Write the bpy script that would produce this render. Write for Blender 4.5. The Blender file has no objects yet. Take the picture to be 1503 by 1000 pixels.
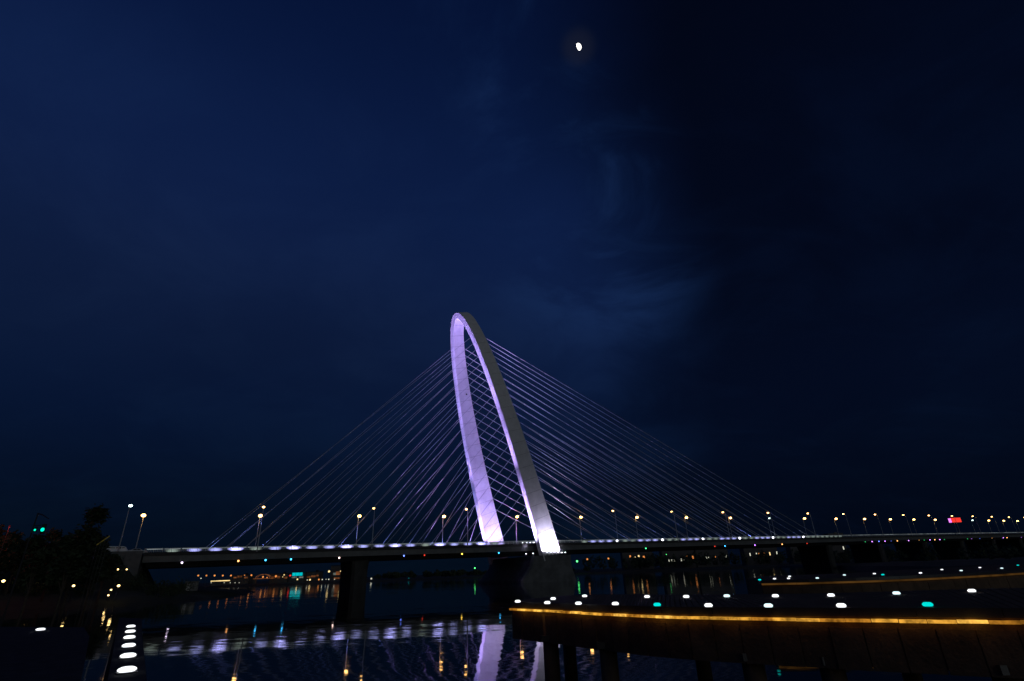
import bpy, bmesh, math, random
from mathutils import Vector, Matrix
random.seed(7)
C = bpy.context.scene.collection
SC = bpy.context.scene

# ------------------------------------------------------------------ camera
cam_d = bpy.data.cameras.new('camera')
cam_d.lens = 18.067; cam_d.sensor_width = 36.0; cam_d.sensor_fit = 'HORIZONTAL'
cam_d.clip_start = 0.1; cam_d.clip_end = 20000
cam = bpy.data.objects.new('camera', cam_d); C.objects.link(cam)
PITCH, ROLL, EYE = math.radians(24.42896), math.radians(-2.06143), 3.0
fw = Vector((0, math.cos(PITCH), math.sin(PITCH)))
up = Vector((0, -math.sin(PITCH), math.cos(PITCH)))
rt = Vector((1, 0, 0))
cr, sr = math.cos(ROLL), math.sin(ROLL)
Rv = cr*rt + sr*up; Uv = -sr*rt + cr*up
m3 = Matrix((Rv, Uv, -fw)).transposed()
cam.matrix_world = Matrix.Translation((0, 0, EYE)) @ m3.to_4x4()
SC.camera = cam

# ------------------------------------------------------------------ sky
SUN_AZ = math.radians(140)      # azimuth of the sky's sun and the added fill, behind the camera
world = bpy.data.worlds.new('World'); SC.world = world; world.use_nodes = True
nt = world.node_tree; nt.nodes.clear()
def N(tree, typ, **kw):
    n = tree.nodes.new(typ)
    for k, v in kw.items(): setattr(n, k, v)
    return n
def mth(tree, op, a, b=None, c=None, clamp=False):
    n = N(tree, 'ShaderNodeMath', operation=op); n.use_clamp = clamp
    for i, v in enumerate((a, b, c)):
        if v is None: continue
        if isinstance(v, (int, float)): n.inputs[i].default_value = v
        else: tree.links.new(v, n.inputs[i])
    return n.outputs[0]
def smooth(tree, v, lo, hi):
    n = N(tree, 'ShaderNodeMapRange', interpolation_type='SMOOTHSTEP')
    tree.links.new(v, n.inputs['Value']); n.inputs['From Min'].default_value = lo; n.inputs['From Max'].default_value = hi
    return n.outputs['Result']
def mixc(tree, fac, a, b, mode='MIX'):
    n = N(tree, 'ShaderNodeMix', data_type='RGBA', blend_type=mode)
    for s, v in ((0, fac), (6, a), (7, b)):
        if isinstance(v, (int, float)): n.inputs[s].default_value = v
        elif isinstance(v, tuple): n.inputs[s].default_value = (*v, 1)
        else: tree.links.new(v, n.inputs[s])
    return n.outputs[2]
tc = N(nt, 'ShaderNodeTexCoord')
D = tc.outputs['Generated']
sky = N(nt, 'ShaderNodeTexSky', sky_type='NISHITA')
sky.sun_disc = False; sky.sun_elevation = math.radians(-4.5); sky.sun_rotation = SUN_AZ
sky.air_density = 1.0; sky.dust_density = 0.3; sky.ozone_density = 2.0
sep = N(nt, 'ShaderNodeSeparateXYZ'); nt.links.new(D, sep.inputs[0])
zz = sep.outputs['Z']
# cloud sheet coordinates: the direction projected on a flat layer overhead
den = mth(nt, 'ADD', mth(nt, 'MAXIMUM', zz, 0.0), 0.28)
cx = mth(nt, 'DIVIDE', sep.outputs['X'], den); cy = mth(nt, 'DIVIDE', sep.outputs['Y'], den)
comb = N(nt, 'ShaderNodeCombineXYZ'); nt.links.new(cx, comb.inputs[0]); nt.links.new(cy, comb.inputs[1]); comb.inputs[2].default_value = 4.1
def noise(tree, vec, scale, detail=6, rough=0.55, dist=0.0, dim='3D'):
    n = N(tree, 'ShaderNodeTexNoise', noise_dimensions=dim)
    if vec is not None: tree.links.new(vec, n.inputs['Vector'])
    n.inputs['Scale'].default_value = scale; n.inputs['Detail'].default_value = detail
    n.inputs['Roughness'].default_value = rough; n.inputs['Distortion'].default_value = dist
    return n.outputs['Fac']
big = noise(nt, comb.outputs[0], 0.9, 5, 0.5, 0.4)
mid = noise(nt, comb.outputs[0], 2.6, 7, 0.58, 0.5)
# large dark cloud bank filling the right of the sky
dotn = N(nt, 'ShaderNodeVectorMath', operation='DOT_PRODUCT'); nt.links.new(D, dotn.inputs[0])
dotn.inputs[1].default_value = (0.94, -0.33, -0.04)
edge = mth(nt, 'ADD', dotn.outputs['Value'], mth(nt, 'MULTIPLY', mth(nt, 'SUBTRACT', big, 0.5), 0.40))
bank = smooth(nt, edge, -0.25, 0.09)
lowfade = smooth(nt, zz, 0.12, 0.46)
bank = mth(nt, 'MULTIPLY', bank, mth(nt, 'ADD', mth(nt, 'MULTIPLY', lowfade, 0.34), 0.60))
clear = mixc(nt, 1.0, sky.outputs[0], (1.45, 3.4, 5.9), 'MULTIPLY')
horizon = smooth(nt, zz, 0.22, 0.60)
lowc = mixc(nt, smooth(nt, zz, 0.02, 0.42), (0.0009, 0.0036, 0.0100), (0.0032, 0.0103, 0.044))
clear = mixc(nt, horizon, lowc, clear)
highd = smooth(nt, zz, 0.60, 0.90)
clear = mixc(nt, highd, clear, mixc(nt, 1.0, clear, (0.50, 0.55, 0.62), 'MULTIPLY'))
soft = smooth(nt, mid, 0.42, 0.72)
clear = mixc(nt, mth(nt, 'MULTIPLY', soft, 0.30), clear, mixc(nt, 1.0, clear, (1.9, 1.75, 1.45), 'MULTIPLY'))
dk = smooth(nt, big, 0.44, 0.66)
clear = mixc(nt, mth(nt, 'MULTIPLY', dk, 0.22), clear, mixc(nt, 1.0, clear, (0.45, 0.5, 0.55), 'MULTIPLY'))
# ragged wisps that catch light along the edge of the bank
wv = N(nt, 'ShaderNodeMapping'); nt.links.new(comb.outputs[0], wv.inputs[0])
wv.inputs['Rotation'].default_value = (0, 0, 0.6); wv.inputs['Scale'].default_value = (1.0, 2.2, 1)
wis = smooth(nt, noise(nt, wv.outputs[0], 2.4, 8, 0.62, 0.8), 0.50, 0.78)
band = mth(nt, 'MULTIPLY', smooth(nt, edge, -0.40, -0.12), mth(nt, 'SUBTRACT', 1.0, smooth(nt, edge, -0.14, 0.08)))
band = mth(nt, 'MULTIPLY', band, mth(nt, 'ADD', mth(nt, 'MULTIPLY', smooth(nt, zz, 0.36, 0.52), 0.9), 0.10))
puff = mth(nt, 'MULTIPLY', smooth(nt, mid, 0.42, 0.66), mth(nt, 'MULTIPLY', band, 0.95))
wis = mth(nt, 'MULTIPLY', wis, mth(nt, 'ADD', mth(nt, 'MULTIPLY', band, 0.22), 0.03))
wis = mth(nt, 'MAXIMUM', wis, puff)
cloudc = mixc(nt, mth(nt, 'MULTIPLY', bank, mth(nt, 'SUBTRACT', 1.0, mth(nt, 'MULTIPLY', soft, 0.07))), clear, (0.0006, 0.0017, 0.0066))
cloudc = mixc(nt, wis, cloudc, (0.0085, 0.0265, 0.096))
# faint aureole around the moon, its glow painted into the sky colour
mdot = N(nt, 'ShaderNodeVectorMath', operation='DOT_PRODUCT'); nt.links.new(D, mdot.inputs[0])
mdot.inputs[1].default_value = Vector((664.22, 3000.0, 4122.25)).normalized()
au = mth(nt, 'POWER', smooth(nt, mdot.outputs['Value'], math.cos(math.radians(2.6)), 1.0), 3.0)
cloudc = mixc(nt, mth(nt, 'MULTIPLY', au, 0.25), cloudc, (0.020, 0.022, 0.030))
bg = N(nt, 'ShaderNodeBackground'); bg.inputs['Strength'].default_value = 1.0
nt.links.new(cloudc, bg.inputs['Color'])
wo = N(nt, 'ShaderNodeOutputWorld'); nt.links.new(bg.outputs[0], wo.inputs[0])

# the one sun lamp: weak wide fill added behind the camera to lift the arch's outer face
sl = bpy.data.lights.new('fill_sun', 'SUN'); sl.energy = 0.175; sl.angle = math.radians(40); sl.color = (0.92, 1.0, 1.0)
so = bpy.data.objects.new('fill_sun', sl); C.objects.link(so)
el = math.radians(7); az = SUN_AZ
to_sun = Vector((math.sin(az)*math.cos(el), math.cos(az)*math.cos(el), math.sin(el)))
so.rotation_euler = (-to_sun).to_track_quat('-Z', 'Y').to_euler(); so.location = (0, -30, 60)

SC.view_settings.view_transform = 'Standard'; SC.view_settings.look = 'None'
SC.view_settings.exposure = 0; SC.view_settings.gamma = 1; SC.view_settings.use_curve_mapping = False
SC.render.engine = 'CYCLES'
SC.cycles.use_denoising = True
SC.cycles.max_bounces = 5; SC.cycles.diffuse_bounces = 2; SC.cycles.glossy_bounces = 3
SC.cycles.sample_clamp_indirect = 12; SC.cycles.caustics_reflective = False; SC.cycles.caustics_refractive = False

# ------------------------------------------------------------------ materials
def mat(name, col, rough=0.7, var=0.25, scale=3.0, metal=0.0, spec=0.5, bump=0.0):
    m = bpy.data.materials.new(name); m.use_nodes = True; t = m.node_tree
    b = t.nodes['Principled BSDF']
    b.inputs['Roughness'].default_value = rough; b.inputs['Metallic'].default_value = metal
    b.inputs['Specular IOR Level'].default_value = spec
    tcn = N(t, 'ShaderNodeTexCoord')
    f = noise(t, tcn.outputs['Object'], scale, 6, 0.6)
    lo = tuple(c*(1-var) for c in col); hi = tuple(min(1, c*(1+var)) for c in col)
    t.links.new(mixc(t, smooth(t, f, 0.3, 0.7), lo, hi), b.inputs['Base Color'])
    if bump:
        bn = N(t, 'ShaderNodeBump'); bn.inputs['Strength'].default_value = bump; bn.inputs['Distance'].default_value = 0.05
        t.links.new(noise(t, tcn.outputs['Object'], scale*6, 4), bn.inputs['Height']); t.links.new(bn.outputs[0], b.inputs['Normal'])
    return m
def glow(name, col, strength, var=0.0, scale=2.0):
    m = bpy.data.materials.new(name); m.use_nodes = True; t = m.node_tree; t.nodes.clear()
    e = N(t, 'ShaderNodeEmission'); e.inputs['Color'].default_value = (*col, 1); e.inputs['Strength'].default_value = strength
    if var:
        g = N(t, 'ShaderNodeNewGeometry')
        f = noise(t, g.outputs['Position'], scale, 3)
        t.links.new(mth(t, 'MULTIPLY', mth(t, 'ADD', mth(t, 'MULTIPLY', mth(t, 'SUBTRACT', smooth(t, f, 0.3, 0.7), 0.5), 2*var), 1.0), strength), e.inputs['Strength'])
    o = N(t, 'ShaderNodeOutputMaterial'); t.links.new(e.outputs[0], o.inputs[0])
    return m
def diffuser(name, col, strength, half):
    m = bpy.data.materials.new(name); m.use_nodes = True; t = m.node_tree; t.nodes.clear()
    tcn = N(t, 'ShaderNodeTexCoord'); sp = N(t, 'ShaderNodeSeparateXYZ'); t.links.new(tcn.outputs['Object'], sp.inputs[0])
    q = mth(t, 'DIVIDE', sp.outputs['X'], half)
    f = mth(t, 'POWER', mth(t, 'MAXIMUM', mth(t, 'SUBTRACT', 1.0, mth(t, 'MULTIPLY', q, q)), 0.0), 2.0)
    e = N(t, 'ShaderNodeEmission'); e.inputs['Color'].default_value = (*col, 1)
    t.links.new(mth(t, 'MULTIPLY', mth(t, 'ADD', mth(t, 'MULTIPLY', f, 0.88), 0.12), strength), e.inputs['Strength'])
    o = N(t, 'ShaderNodeOutputMaterial'); t.links.new(e.outputs[0], o.inputs[0]); return m
M = dict(
    white_paint=mat('white_painted_steel', (0.72, 0.71, 0.72), 0.45, 0.08, 0.4),
    core=mat('arch_joint_grey', (0.20, 0.20, 0.21), 0.7),
    sheath=mat('cable_sheath', (0.40, 0.40, 0.44), 0.5, 0.08, 0.2),
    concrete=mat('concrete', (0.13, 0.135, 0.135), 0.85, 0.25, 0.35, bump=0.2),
    pierc=mat('shaded_concrete', (0.045, 0.046, 0.045), 0.9, 0.3, 0.35, bump=0.2),  # pier concrete darkened to paint in the shade under the deck
    fascia=mat('fascia_steel', (0.115, 0.122, 0.122), 0.6, 0.18, 0.4),
    asphalt=mat('asphalt', (0.05, 0.05, 0.05), 0.85, 0.2, 1.5),
    paint=mat('road_paint', (0.7, 0.7, 0.68), 0.6, 0.1),
    rail=mat('galvanised_rail', (0.60, 0.64, 0.62), 0.4, 0.15, 1.0),
    pole=mat('lamp_pole_grey', (0.45, 0.45, 0.46), 0.45, 0.08),
    dark_metal=mat('dark_metal', (0.03, 0.03, 0.033), 0.45, 0.2),
    soil=mat('grass_bank', (0.03, 0.038, 0.02), 0.95, 0.4, 0.15),
    farsoil=mat('far_bank_soil', (0.05, 0.05, 0.045), 0.95, 0.3, 0.02),
    leaf=mat('leaves', (0.04, 0.06, 0.028), 0.9, 0.45, 0.5),
    bark=mat('bark', (0.07, 0.055, 0.04), 0.9, 0.3),
    wood=mat('weathered_timber', (0.12, 0.07, 0.036), 0.75, 0.3, 2.5, bump=0.3),
    wood2=mat('dark_timber', (0.10, 0.058, 0.03), 0.75, 0.3, 2.5, bump=0.3),
    granite=mat('dark_granite', (0.06, 0.06, 0.065), 0.9, 0.25, 6.0, spec=0.08),
    carwhite=mat('white_car_paint', (0.7, 0.71, 0.72), 0.3, 0.04),
    carsilver=mat('silver_car_paint', (0.55, 0.57, 0.6), 0.3, 0.04),
    glass=mat('tinted_glass', (0.02, 0.025, 0.03), 0.08, 0.1),
    rubber=mat('rubber', (0.02, 0.02, 0.02), 0.8, 0.2),
    wall=mat('far_wall', (0.12, 0.11, 0.10), 0.9, 0.15, 0.05),
    lamp=glow('sodium_lamp', (1.0, 0.50, 0.14), 11),
    lampw=glow('cool_lamp', (0.75, 1.0, 0.95), 6),
    puck=glow('white_deck_lens', (0.93, 0.97, 1.0), 1.6),
    puckb=glow('blueish_deck_lens', (0.72, 0.97, 1.0), 1.35),
    teal=glow('teal_deck_lens', (0.0, 0.78, 0.72), 1.0),
    amber=glow('amber_strip', (1.0, 0.47, 0.055), 0.62, 0.6, 6.0),
    amber2=glow('amber_strip_low', (1.0, 0.40, 0.04), 0.36, 0.6, 6.0),
    amber3=glow('amber_strip_high', (1.0, 0.52, 0.08), 0.95, 0.5, 6.0),
    amberdim=glow('amber_strip_dim', (1.0, 0.45, 0.10), 0.055, 0.6, 0.6),
    up_hi=diffuser('uplight_bright', (0.42, 0.41, 1.0), 4.6, 2.4),
    up_mid=diffuser('uplight_mid', (0.42, 0.44, 1.0), 1.7, 2.1),
    up_lo=diffuser('uplight_low', (0.60, 0.75, 0.66), 0.55, 1.9),
    up_pt=glow('uplight_lens', (0.85, 0.85, 1.0), 9),
    orange_far=glow('far_orange', (1.0, 0.33, 0.08), 0.9, 0.4, 0.05),
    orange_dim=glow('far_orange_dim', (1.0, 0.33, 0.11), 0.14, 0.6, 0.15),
    yellow_far=glow('far_yellow', (1.0, 0.72, 0.30), 1.3, 0.3, 0.1),
    pale_far=glow('far_pale', (0.95, 0.95, 0.75), 0.8),
    teal_far=glow('far_teal', (0.0, 0.70, 0.78), 0.75),
    railglow=glow('added_rail_glow', (0.74, 0.84, 0.88), 0.24, 0.6, 0.15),
    red_sign=glow('red_sign', (1.0, 0.045, 0.03), 1.0),
    magenta=glow('magenta_sign', (0.75, 0.2, 0.9), 1.6),
    green=glow('green_signal', (0.0, 0.75, 0.42), 2.2),
    greenfar=glow('green_marker', (0.10, 1.0, 0.22), 3.0),
    bank=glow('bank_lamp', (1.0, 0.66, 0.24), 5.0),
    pale_far2=glow('far_pale_dim', (0.6, 0.7, 0.62), 0.18, 0.5, 0.2),
    moon=glow('moon_surface', (1.0, 0.97, 0.90), 3.0, 0.12, 0.05),
    yrail=glow('yellow_glow', (0.75, 0.60, 0.12), 0.035, 0.8, 1.2),
)
EDGEC = {'white': (0.85, 0.7, 1.0), 'orange': (1.0, 0.42, 0.12), 'cyan': (0.05, 0.5, 1.0), 'pink': (1.0, 0.68, 0.62), 'blue': (0.12, 0.2, 1.0),
         'red': (1.0, 0.06, 0.03), 'yellow': (1.0, 0.66, 0.08), 'green': (0.05, 0.8, 0.22), 'purple': (0.55, 0.2, 1.0)}
EDGEM = {k: glow('marker_'+k, v, 5.0 if k not in ('red',) else 1.2) for k, v in EDGEC.items()}
EDGED = {k: glow('marker_dim_'+k, v, 0.7) for k, v in EDGEC.items()}

# water
def water_mat():
    m = bpy.data.materials.new('river_water'); m.use_nodes = True; t = m.node_tree; b = t.nodes['Principled BSDF']
    b.inputs['Base Color'].default_value = (0.003, 0.007, 0.012, 1); b.inputs['Roughness'].default_value = 0.035
    b.inputs['IOR'].default_value = 1.33
    g = N(t, 'ShaderNodeNewGeometry'); acc = None
    for (sx, sy, amp, det) in ((0.22, 0.5, 0.02, 2), (1.1, 2.2, 0.021, 3), (0.035, 0.06, 0.008, 1)):
        mp = N(t, 'ShaderNodeMapping'); t.links.new(g.outputs['Position'], mp.inputs[0]); mp.inputs['Scale'].default_value = (sx, sy, 1)
        n = N(t, 'ShaderNodeTexNoise'); n.inputs['Scale'].default_value = 1.0; n.inputs['Detail'].default_value = det
        t.links.new(mp.outputs[0], n.inputs['Vector'])
        s = N(t, 'ShaderNodeVectorMath', operation='SUBTRACT'); t.links.new(n.outputs['Color'], s.inputs[0]); s.inputs[1].default_value = (0.5, 0.5, 0.5)
        k = N(t, 'ShaderNodeVectorMath', operation='MULTIPLY'); t.links.new(s.outputs[0], k.inputs[0]); k.inputs[1].default_value = (amp*0.55, amp, 0)
        if acc is None: acc = k.outputs[0]
        else:
            a = N(t, 'ShaderNodeVectorMath', operation='ADD'); t.links.new(acc, a.inputs[0]); t.links.new(k.outputs[0], a.inputs[1]); acc = a.outputs[0]
    a = N(t, 'ShaderNodeVectorMath', operation='ADD'); t.links.new(acc, a.inputs[0]); a.inputs[1].default_value = (0, 0, 1)
    nn = N(t, 'ShaderNodeVectorMath', operation='NORMALIZE'); t.links.new(a.outputs[0], nn.inputs[0])
    t.links.new(nn.outputs[0], b.inputs['Normal'])
    return m

# ------------------------------------------------------------------ mesh helpers
class MB:
    def __init__(s): s.v = []; s.f = []
    def add(s, v, f):
        o = len(s.v); s.v += [tuple(p) for p in v]; s.f += [tuple(i+o for i in q) for q in f]; return s
    def box(s, c, d, X=(1, 0, 0), Y=(0, 1, 0), Z=(0, 0, 1)):
        c = Vector(c); X, Y, Z = (Vector(a) for a in (X, Y, Z)); v = []
        for k in (-.5, .5):
            for j in (-.5, .5):
                for i in (-.5, .5): v.append(c + X*d[0]*i + Y*d[1]*j + Z*d[2]*k)
        return s.add(v, [(0, 2, 3, 1), (4, 5, 7, 6), (0, 1, 5, 4), (2, 6, 7, 3), (0, 4, 6, 2), (1, 3, 7, 5)])
    def tube(s, pts, rad, n=8, cap=True):
        pts = [Vector(p) for p in pts]
        if isinstance(rad, (int, float)): rad = [rad]*len(pts)
        rings = []
        for i, p in enumerate(pts):
            d = (pts[min(i+1, len(pts)-1)] - pts[max(i-1, 0)]).normalized()
            a = d.cross(Vector((0, 0, 1)) if abs(d.z) < .9 else Vector((1, 0, 0))).normalized(); b = d.cross(a)
            rings.append([p + (a*math.cos(2*math.pi*k/n) + b*math.sin(2*math.pi*k/n))*rad[i] for k in range(n)])
        return s.loft(rings, cap)
    def loft(s, rings, cap=True, close=True):
        n = len(rings[0]); v = [p for r in rings for p in r]; f = []
        for i in range(len(rings)-1):
            for k in range(n if close else n-1):
                k2 = (k+1) % n; f.append((i*n+k, i*n+k2, (i+1)*n+k2, (i+1)*n+k))
        if cap: f.append(tuple(reversed(range(n)))); f.append(tuple(range((len(rings)-1)*n, len(rings)*n)))
        return s.add(v, f)
    def dome(s, c, rx, ry, rz, n=16, m=5, full=False):
        rings = []
        lo = -math.pi/2*0.98 if full else 0
        for i in range(m+1):
            t = lo + (math.pi/2*0.98 - lo)*i/m
            rings.append([Vector(c) + Vector((rx*math.cos(t)*math.cos(2*math.pi*k/n), ry*math.cos(t)*math.sin(2*math.pi*k/n), rz*math.sin(t))) for k in range(n)])
        return s.loft(rings)
    def mesh(s, name, m, smooth=False):
        me = bpy.data.meshes.new(name); me.from_pydata(s.v, [], s.f); me.update()
        bm = bmesh.new(); bm.from_mesh(me); bmesh.ops.recalc_face_normals(bm, faces=bm.faces); bm.to_mesh(me); bm.free()
        me.materials.append(m)
        if smooth:
            me.polygons.foreach_set('use_smooth', [True]*len(me.polygons))
        return me
    def build(s, name, m, parent=None, smooth=False):
        return link(name, s.mesh(name, m, smooth), parent)
def link(name, me, parent=None):
    o = bpy.data.objects.new(name, me); C.objects.link(o)
    if parent is not None:
        o.parent = parent
        o.matrix_parent_inverse = root_matrix(parent).inverted()
    return o
def root_matrix(o):
    if o.parent: return root_matrix(o.parent) @ o.matrix_parent_inverse @ o.matrix_basis
    return o.matrix_basis
def tag(o, label=None, cat=None, group=None, kind=None):
    if label: o['label'] = label
    if cat: o['category'] = cat
    if group: o['group'] = group
    if kind: o['kind'] = kind
    return o
def empty(name, loc, label, cat, group=None, rz=0):
    o = bpy.data.objects.new(name, None); o.empty_display_size = 0.5; C.objects.link(o)
    o.location = loc; o.rotation_euler = (0, 0, rz)
    o.matrix_basis = Matrix.Translation(loc) @ Matrix.Rotation(rz, 4, 'Z')
    return tag(o, label, cat, group)
def local(name, me, parent):      # child given in the parent's own coordinates
    o = bpy.data.objects.new(name, me); C.objects.link(o); o.parent = parent; return o
def dup(root, loc, rz=0):
    r = root.copy(); C.objects.link(r); r.matrix_basis = Matrix.Translation(loc) @ Matrix.Rotation(rz, 4, 'Z')
    for ch in list(root.children):
        c = ch.copy(); C.objects.link(c); c.parent = r
        for g in ch.children:
            d = g.copy(); C.objects.link(d); d.parent = c
    return r
ORD = ('first second third fourth fifth sixth seventh eighth ninth tenth eleventh twelfth thirteenth fourteenth fifteenth sixteenth seventeenth '
       'eighteenth nineteenth twentieth twenty-first twenty-second twenty-third twenty-fourth twenty-fifth twenty-sixth twenty-seventh twenty-eighth '
       'twenty-ninth thirtieth thirty-first thirty-second thirty-third thirty-fourth thirty-fifth thirty-sixth thirty-seventh thirty-eighth thirty-ninth fortieth').split()

# ------------------------------------------------------------------ bridge frame: a along, b across (towards the camera), z over the reference profile
BP0 = Vector((-89.4417, 186.6251, 0)); BT = math.radians(29.7016); BS = 34.25784
BU = Vector((math.cos(BT), math.sin(BT), 0)); BN = Vector((math.sin(BT), -math.cos(BT), 0))
KC, KZ, BW = -0.0657453, 0.4416452, 25.0333
def W(a, b, z):
    k = a/BS - 6
    return BP0 + BU*a + BN*(b + KC*k*k) + Vector((0, 0, z + KZ*k))

# ================================================================== SETTING
wt = water_mat()
mb = MB(); mb.add([(-6000, -400, 0), (6000, -400, 0), (6000, 9000, 0), (-6000, 9000, 0)], [(0, 1, 2, 3)])
tag(mb.build('river_water', wt), 'dark rippled river under the bridge reflecting its lights', kind='structure')

SHORE = [(-700, 20), (-400, 40), (-200, 62), (-120, 84), (-93.1, 102.2), (-88.8, 112), (-85.9, 119.9), (-78.8, 123.4), (-77, 138.7), (-87.1, 175.4), (-99.3, 215.2), (-150, 258), (-300, 500), (-520, 800), (-900, 1100)]
def shore_d(x, y):
    best = 1e9; sgn = 1
    for (x0, y0), (x1, y1) in zip(SHORE[:-1], SHORE[1:]):
        dx, dy = x1-x0, y1-y0; L = math.hypot(dx, dy)
        t = max(0, min(1, ((x-x0)*dx + (y-y0)*dy)/L/L))
        d = math.hypot(x-x0-t*dx, y-y0-t*dy)
        if d < best:
            best = d; sgn = 1 if (dx*(y-y0) - dy*(x-x0)) > 0 else -1
    return best*sgn
def sstep(x, a, b):
    t = max(0, min(1, (x-a)/(b-a))); return t*t*(3-2*t)
def ground(x, y):
    d = shore_d(x, y)
    if d < 0: h = max(-2.0, d*0.35)
    else: h = 1.1*sstep(d, 0, 5) + 1.6*sstep(d, 5, 22) + 2.4*sstep(d, 18, 60)
    h += 0.25*math.sin(x*.31+y*.17)*math.cos(y*.23-x*.11)*sstep(d, 1, 8)
    p = Vector((x, y, 0)) - BP0; a = p.dot(BU); k = a/BS - 6; b = p.dot(BN) - KC*k*k
    if a < -28 and d > 0:                        # road embankment behind the abutment
        top = 14.25 + KZ*k
        off = max(0, -2 - b, b - 27)
        e = top - off*0.62
        e = e if a < -31 else e - 30
        h = max(h, e)
    return h
gx = [-700, -600, -500, -420, -360, -320] + [-300 + 4*i for i in range(60)]
gy = [20, 36] + [50 + 4*i for i in range(48)] + [250, 270, 300, 350, 420, 520, 650, 800, 1000, 1200]
v = [(x, y, ground(x, y)) for y in gy for x in gx]; nx = len(gx)
f = [(j*nx+i, j*nx+i+1, (j+1)*nx+i+1, (j+1)*nx+i) for j in range(len(gy)-1) for i in range(nx-1)
     if max(v[q][2] for q in (j*nx+i, j*nx+i+1, (j+1)*nx+i+1, (j+1)*nx+i)) > -1.9]
mb = MB(); mb.add(v, f)
tag(mb.build('grassy_bank', M['soil'], smooth=True), 'dark grassy river bank on the left running out to a low point', kind='structure')

# far bank across the water
mb = MB(); vs = []; fs = []
xs = [-1400 + 60*i for i in range(90)]
prof = [(0, -1.5), (6, 1.5), (30, 2.6), (400, 5), (7000, 30)]
for x in xs:
    y0 = 752 + 9*math.sin(x*.011) + 5*math.sin(x*.037+1)
    for (dy, z) in prof: vs.append((x*(1 + dy/2500), y0+dy, z))
n = len(prof)
for i in range(len(xs)-1):
    for j in range(n-1): fs.append((i*n+j, (i+1)*n+j, (i+1)*n+j+1, i*n+j+1))
mb.add(vs, fs); tag(mb.build('far_bank', M['farsoil']), 'low dark far bank across the water', kind='structure')

# low right bank behind the boardwalks
RB = [(150, 262), (116, 180), (98, 138), (120, 112), (200, 98), (500, 90), (1000, 200), (1000, 765), (345, 765), (230, 430)]
g = MB(); ci = (sum(p[0] for p in RB)/len(RB), sum(p[1] for p in RB)/len(RB))
g.loft([[(x, y, -1.5) for x, y in RB], [(ci[0]+(x-ci[0])*.985, ci[1]+(y-ci[1])*.985, 1.3) for x, y in RB], [(ci[0]+(x-ci[0])*.93, ci[1]+(y-ci[1])*.93, 2.2) for x, y in RB]])
tag(g.build('right_bank', M['farsoil']), 'low dark bank on the right under the far end of the bridge', kind='structure')
mb = MB()  # scrub added to darken the view under the right of the bridge
for i in range(170):
    x = random.uniform(150, 560); y = random.uniform(150, 520)
    if x < 150 + (y-250)*.35 + 14 or (y < 165 and x < 190): continue
    h = random.uniform(3.5, 7.5); r = random.uniform(2.5, 4.5)
    for k in range(60):
        a, b_ = random.uniform(0, 6.283), random.uniform(-1, 1); q = math.sqrt(1-b_*b_)*random.uniform(.5, 1)
        p = Vector((x + r*q*math.cos(a), y + r*q*math.sin(a), 2 + h*.5 + h*.5*b_*random.uniform(.6, 1)))
        ax = Vector((random.uniform(-1, 1), random.uniform(-1, 1), random.uniform(-1, 1))).normalized(); ay = ax.orthogonal().normalized(); s_ = random.uniform(.5, 1.1)
        mb.add([p-ax*s_, p-ay*s_*.7, p+ax*s_, p+ay*s_*.7], [(0, 1, 2, 3)])
tag(mb.build('added_scrub', M['leaf']), 'added dark scrub that darkens the right bank under the bridge', 'scrub', kind='stuff')

# far woods: one mass of crowns along the far bank
mb = MB()
for i in range(430):
    x = random.uniform(-200, 1600); y = 772 + random.uniform(0, 60); h = random.uniform(14, 22) if x > 95 else random.uniform(5, 9); r = random.uniform(4, 7)
    for k in range(60):
        a, b_ = random.uniform(0, 6.283), random.uniform(-1, 1); q = math.sqrt(1-b_*b_)*random.uniform(.5, 1)
        p = Vector((x + r*q*math.cos(a), y + r*q*math.sin(a), 3 + h*.55 + h*.45*b_*random.uniform(.6, 1)))
        ax = Vector((random.uniform(-1, 1), random.uniform(-1, 1), random.uniform(-1, 1))).normalized(); ay = ax.orthogonal().normalized(); s = random.uniform(1.0, 2.1)
        mb.add([p-ax*s, p-ay*s*.7, p+ax*s, p+ay*s*.7], [(0, 1, 2, 3)])
tag(mb.build('far_woods', M['leaf']), 'dark belt of trees along the far bank', 'woods', kind='stuff')

# ================================================================== BRIDGE
bridge = empty('cable_stayed_bridge', W(97, BW/2, 0), 'lilac lit cable-stayed bridge with one leaning white arch pylon and twin fans of cables', 'bridge')
A0, A1 = -29.5, 790.0
def strip(prof, a0, a1, step, name, m, parent=bridge):
    k = max(1, int(math.ceil((a1-a0)/step)))
    rings = [[W(a0 + (a1-a0)*i/k, b, z) for (b, z) in prof] for i in range(k+1)]
    mb = MB(); mb.loft(rings); return mb.build(name, m, parent)
strip([(-1.5, 13.9), (26.5, 13.9), (26.5, 14.42), (-1.5, 14.42)], A0, A1, 12, 'deck_slab', M['asphalt'])  # dark slab edge paints in the shaded recess below the railing
strip([(-.2, 14.425), (25.2, 14.425), (25.2, 14.5), (-.2, 14.5)], A0, A1, 12, 'road_surface', M['asphalt'])
for b0, b1 in ((-1.35, -.95), (25.95, 26.3)):
    strip([(b0, 14.424), (b1, 14.424), (b1, 14.78), (b0, 14.78)], A0, A1, 12, 'kerb', M['asphalt'])  # kerb given the same dark tone for the painted recess shade
for b0, b1 in ((25.55, 26.1), (-1.1, -.55)):
    strip([(b0, 12.2), (b1, 12.2), (b1, 13.895), (b0, 13.895)], A0, A1, 12, 'edge_beam', M['fascia'])
strip([(6.5, 11.0), (18.5, 11.0), (23.2, 12.6), (23.2, 13.89), (1.8, 13.89), (1.8, 12.6)], A0+.5, A1, 12, 'box_girder', M['concrete'])
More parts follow.
